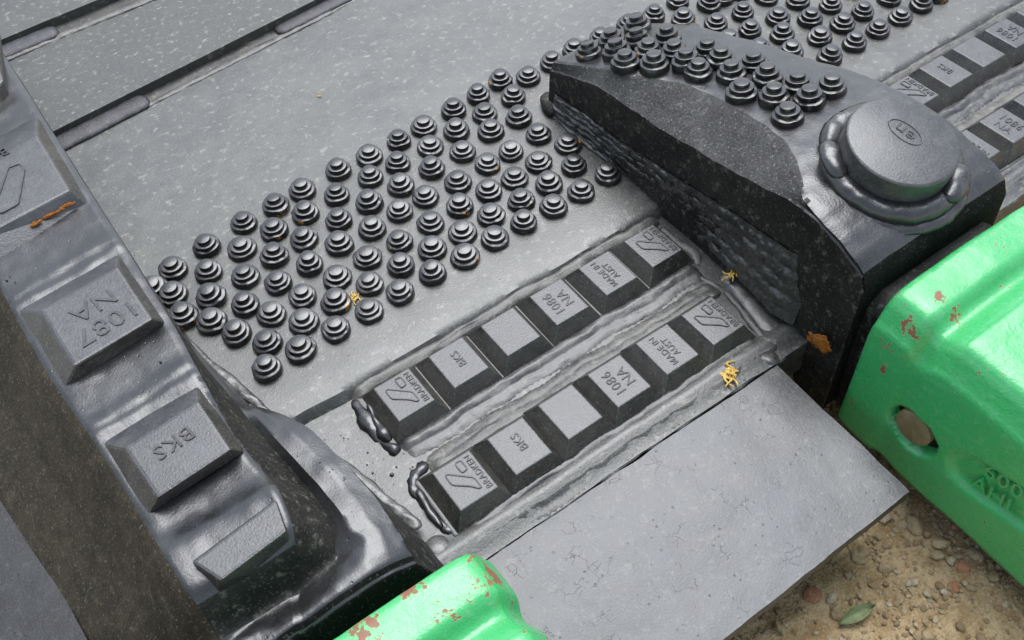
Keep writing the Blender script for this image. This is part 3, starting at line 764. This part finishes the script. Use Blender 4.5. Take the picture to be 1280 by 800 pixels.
# stamped blocks (top quads at z=80, base quads at z=70)
ZT, ZB = .081, .070
def big_block(bpx, tpx, txt=None, tp=None, size=.02, zt=ZT, zb=ZB, logo=None):
    bq = [P(*p, zb) for p in bpx]; tq = [P(*p, zt) for p in tpx]
    bm = frustum(bq, tq, .0016)
    if txt:
        c = P(*tp, zt); add_text(bm, txt, size, Matrix.Translation((c.x, c.y, zt-.0001)) @ Matrix.Rotation(pi+.12, 4, 'Z'), .0008)
    if logo:
        for L in logo: ringed(bm, [tuple(P(*p, zt)[:2]) for p in L], zt, .001, .0012)
    sides(bm)
    me = bpy.data.meshes.new('wear_block'); bm.to_mesh(me); bm.free()
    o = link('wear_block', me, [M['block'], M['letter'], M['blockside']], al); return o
big_block([(-55, 196), (47, 144), (112, 254), (-40, 352)], [(-50, 222), (46, 169), (87, 238), (-45, 305)], 'BRADKEN', (-38, 212), .0120,
          logo=[[(10, 210), (26, 204), (32, 212), (24, 256), (2, 268), (-8, 262)], [(-18, 225), (-6, 222), (2, 240), (-12, 248)]])
big_block([(20, 388), (148, 316), (208, 404), (80, 487)], [(51, 388), (147, 334), (190, 399), (93, 457)], '1087\nNA', (126, 392), .0190)
big_block([(126, 553), (247, 480), (306, 564), (186, 643)], [(156, 560), (248, 502), (288, 562), (198, 622)], 'BKS', (217, 553), .0135)
big_block([(236, 699), (349, 619), (378, 702), (271, 768)], [(240, 703), (345, 625), (358, 664), (276, 726)], zt=.0795, zb=.043)
big_block([(-60, 100), (0, 40), (12, 120), (-40, 190)], [(-60, 80), (-8, 58), (4, 100), (-40, 150)])
def lweld(pts, z, r, seed, mk='weld', **k): return pweld(pts, z, r, seed, mk, al, **k)
# foot weld against the wear plate
lweld([(216, 412), (245, 440), (278, 470), (318, 502), (345, 530), (385, 560), (425, 580), (462, 610), (500, 640), (525, 660)], .000, .0040, 74, 'weld', amp=.5, flat=.45, rgh=.3)
lweld([(240, 448), (262, 480), (285, 510), (310, 540), (335, 560)], .014, .0055, 75, 'wall', amp=.45, flat=.6)
slab('side_plate', [[vy(-.60, .10, .003), vy(-.322, .10, .003)], [vy(-.60, -.30, .003), vy(-.300, -.30, .003)]], .003, M['side'], bucket, .0006, 14, .012)
# spatter beads on the glossy tops
V = []; F = []
iv, if_ = [], []
bmx = bmesh.new(); bmesh.ops.create_icosphere(bmx, subdivisions=2, radius=1); iv = [v.co.copy() for v in bmx.verts]; bmx.verts.ensure_lookup_table(); if_ = [[v.index for v in f.verts] for f in bmx.faces]; bmx.free()
def spatter(pxs, z, parent):
    V = []; F = []
    for px, py in pxs:
        p = P(px, py, z); r = .0005*math.exp(random.gauss(0, .4)); b0 = len(V)
        V += [p+Vector((v.x*r, v.y*r, v.z*r*.8)) for v in iv]; F += [[i+b0 for i in f] for f in if_]
    return link('weld_spatter', mesh(V, F), M['cast'], parent, kind='stuff')
spatter([(360+random.gauss(0, 18), 590+random.gauss(0, 22)) for k in range(1)]+[(400, 578), (412, 590), (380, 582), (372, 570), (420, 610), (440, 640), (430, 600)], .0535, al)
spatter([(30, 95), (12, 345), (18, 352), (8, 350), (35, 330), (200, 452), (215, 470), (258, 448), (250, 690), (265, 790)], .072, al)
spatter([(random.uniform(395, 500), random.uniform(540, 625)) for k in range(22)]+[(random.uniform(455, 520), random.uniform(560, 600)) for k in range(10)], -.0075, bucket)
spatter([(random.uniform(5, 60), random.uniform(700, 790)) for k in range(16)], .0005, bucket)
# flat rust patches
def rust_patch(c, sx, sy, sz, seed, parent):
    bm = rock_mesh(4, seed, .9)
    for v in bm.verts:
        k = .85+.45*fbm(v.co.normalized()+Vector((seed, 0, 0)), 2.2, 4)
        v.co = Vector((v.co.x*sx, v.co.y*sy*k, v.co.z*sz*k))+c
    me = bpy.data.meshes.new('rust_patch'); bm.to_mesh(me); bm.free()
    for p in me.polygons: p.use_smooth = True
    return link('rust_patch', me, M['rust'], parent)
rust_patch(PX(1023, 427, .1405), .0005, .0105, .0075, 77, ad)
f0 = (P(87, 238, ZT)*.45+P(112, 254, ZB)*.55); f1 = (P(-45, 305, ZT)*.45+P(-40, 352, ZB)*.55)
d_ = (f1-f0).normalized(); 
for k_, w_ in ((.12, .006), (.26, .008), (.40, .004)):
    rust_patch(f0.lerp(f1, k_), w_, .0012, .0016, int(k_*100), al)
# ------------------------------------------------------------------ green teeth
def tooth(x0, x1, yr, label, feature):
    root = empty('bucket_tooth', ((x0+x1)/2*mm, yr*mm, -.06), label=label, category='tooth', group='green bucket teeth')
    ST = [(yr, 62, 4), (yr-2, 69, 1.5), (yr-6, 71, .5), (yr-22, 71, 0), (yr-28, 69.5, .5), (yr-33, 63.5, 2.5), (yr-38, 62.5, 3), (yr-44, 66.5, 2), (yr-50, 70, 1), (yr-60, 71, 1), (yr-120, 66, 3), (yr-200, 52, 8), (yr-300, 20, 16)]
    rows = []
    for i, (y, zt, ins) in enumerate(ST):
        a, b = x0+ins, x1-ins; lo = -62-.06*max(0, yr-60-y)-.5*max(0, -285-y)
        if y < yr-190: lo = max(-108, -75-.2*(yr-190-y))
        prof = [(a+14, lo-2), (a+4, lo), (a, lo+8), (a, 10), (a, zt-29), (a+.6, zt-23), (a+3, zt-18.5), (a+7.5, zt-7), (a+11, zt-2), (a+16, zt-.2), (a+24, zt+.6), ((a+b)/2, zt+2), (b-24, zt+.6), (b-16, zt-.2), (b-11, zt-2), (b-7.5, zt-7), (b-3, zt-18.5), (b-.6, zt-23), (b, zt-29), (b, 10), (b, lo+8), (b-4, lo), (b-14, lo-2)]
        rows.append([v3(x, y, z) for x, z in prof])
    rows.insert(0, [Vector((p.x, p.y+.0005, p.z)).lerp(Vector(((x0+x1)/2*mm, yr*mm, 0)), .2) for p in rows[0]])
    rr = loft(rows, .0024, False, True)
    out = []
    for r in rr:
        q = []
        for p in r:
            p = p+Vector((.5, .2, 1))*(fbm(p, 30, 3)*.0007)
            if feature and abs(p.x-x0*mm) < .006:
                # recessed pocket with rounded ends, and pin hole, both cut into the side wall
                dx = feature(p.y, p.z); p = p+Vector((dx, 0, 0))
            q.append(p)
        out.append(q)
    o = link('tooth_body', recalc(mesh(*grid(out, True))), M['green'], root)
    o.parent = root; o.matrix_parent_inverse = Matrix.Translation(-root.location)
    return root
X0 = .148
pc = PX(1138, 542, X0); q0 = PX(1228, 592, X0); q1 = PX(1270, 622, X0); q2 = PX(1258, 640, X0)
pk0 = PX(1212, 598, X0); pk1 = PX(1330, 682, X0)
pdir = Vector((pk1.y-pk0.y, pk1.z-pk0.z)); plen = pdir.length; pdir.normalize()
def feat(y, z):
    d = Vector((y-pc.y, (z-pc.z)))
    hole = .012*(1-sstep(.0150, .0166, math.hypot(d.x/1.12, d.y/1.0)))
    w = Vector((y-pk0.y, z-pk0.z)); t = max(0, min(plen, w.dot(pdir))); dist = (w-pdir*t).length
    return hole+.0045*(1-sstep(.0125, .0185, dist))
tr = tooth(148, 292, -165, 'green painted tooth with a steel pin and raised casting marks on its side', feat)
tl = tooth(-264, -119, -150, 'green painted tooth at the bottom edge with a rust patch on its rear corner', None)
def child(o, root):
    o.parent = root; o.matrix_parent_inverse = Matrix.Translation(-root.location)
# pin
V, F = lathe([(.0128, -.02), (.0128, -.0014), (.0123, -.0004), (.0116, 0)], 40)
PM = Matrix.Translation(Vector((X0+.0026, pc.y+.0014, pc.z+.0012))) @ Vector((-1, 0, .0)).to_track_quat('Z', 'Y').to_matrix().to_4x4()
o = link('retaining_pin', recalc(mesh([PM @ v for v in V], F)), M['pin'], tr); child(o, tr); autosmooth(o, 40)
# cast lettering in the pocket
bm = bmesh.new()
sd_ = Vector((0, (q1-q0).y, (q1-q0).z)).normalized(); up_ = Vector((-1, 0, 0)).cross(sd_)
def side_mat(c): return Matrix(((sd_.x, up_.x, -1, c.x), (sd_.y, up_.y, 0, c.y), (sd_.z, up_.z, 0, c.z), (0, 0, 0, 1)))
c = (q0+q1)/2; c.x = X0+.0045; add_text(bm, '600', .0165, side_mat(c), .0011)
c = PX(1237, 624, X0); c.x = X0+.0045; add_text(bm, 'AHL', .0155, side_mat(c), .0011)
me = bpy.data.meshes.new('cast_lettering'); bm.to_mesh(me); bm.free(); o = link('cast_lettering', me, M['green'], tr); child(o, tr)

# ------------------------------------------------------------------ small litter
def flower(px, py, z, r, label, seed, n=11):
    rnd = random.Random(seed); V = []; F = []
    for k in range(n):
        a = rnd.uniform(0, 6.28); el = rnd.uniform(.1, 1.1); L = r*rnd.uniform(.6, 1.1); w = r*.11
        d = Vector((cos(a)*cos(el), sin(a)*cos(el), sin(el))); s = Vector((-sin(a), cos(a), 0)); b0 = len(V); base = Vector((rnd.gauss(0, r*.15), rnd.gauss(0, r*.15), 0))
        for i in range(6):
            t = i/5; p = base+d*L*t+Vector((0, 0, -L*.6*t*t))+s*L*.25*sin(t*3+k); p.z = max(p.z, .0003)
            ww = w*(1.1-.6*t)
            V += [p+s*ww, p+Vector((0, 0, ww*.9)), p-s*ww, p-Vector((0, 0, ww*.3))]
        for i in range(5):
            for j in range(4): F.append((b0+i*4+j, b0+i*4+(j+1) % 4, b0+i*4+4+(j+1) % 4, b0+i*4+4+j))
        F.append((b0+3, b0+2, b0+1, b0)); F.append((b0+20, b0+21, b0+22, b0+23))
    o = link('dried_flower', recalc(mesh(V, F)), M['straw'], label=label, cat='dried flower', group='dried yellow blossoms fallen on the steel'); p = P(px, py, z+.001); o.location = (p.x, p.y, z); return o
flower(443, 372, .0005, .0075, 'dry yellow blossom caught between two wear studs', 1)
flower(913, 343, -.002, .0085, 'dry yellow blossom at the foot of the dark adapter wall', 2, 9)
flower(910, 466, -.006, .0105, 'largest dry yellow blossom, on the weld by the right end of the lower wear bar', 3, 22)
flower(1078, 3, .0005, .0050, 'dry yellow blossom among the studs behind the capped adapter', 4, 8)
flower(398, 119, .0005, .0030, 'tiny dry scrap lying alone on the bare floor plate', 5, 5)
# leaf on the soil
V = []; F = []; nu, nv_ = 14, 6
for k in (0, 1):
    for i in range(nu+1):
        t = i/nu; w = .0056*sin(pi*min(1, t*1.02+.001))**.8*(1-.25*t)
        for j in range(nv_+1):
            s = j/nv_*2-1
            V.append(Vector(((t-.5)*.031, s*w, .004+.0075*max(0, s)**1.3*(1-.2*t)+.002*max(0, -s)+.003*sin(t*3)-k*.0003)))
m1 = nv_+1; off = (nu+1)*m1
for k in (0, 1):
    for i in range(nu):
        for j in range(nv_):
            f = (k*off+i*m1+j, k*off+i*m1+j+1, k*off+(i+1)*m1+j+1, k*off+(i+1)*m1+j); F.append(f if k == 0 else f[::-1])
lf = link('leaf', mesh(V, F), M['leaf'], label='curled green leaf lying on the gravel', cat='leaf')
p = P(1072, 764, GZ+.006); lf.location = (p.x, p.y, gz(p.x, p.y)+.001); lf.rotation_euler = (.12, 0, -.2); lf.scale = (.88, .88, .88)
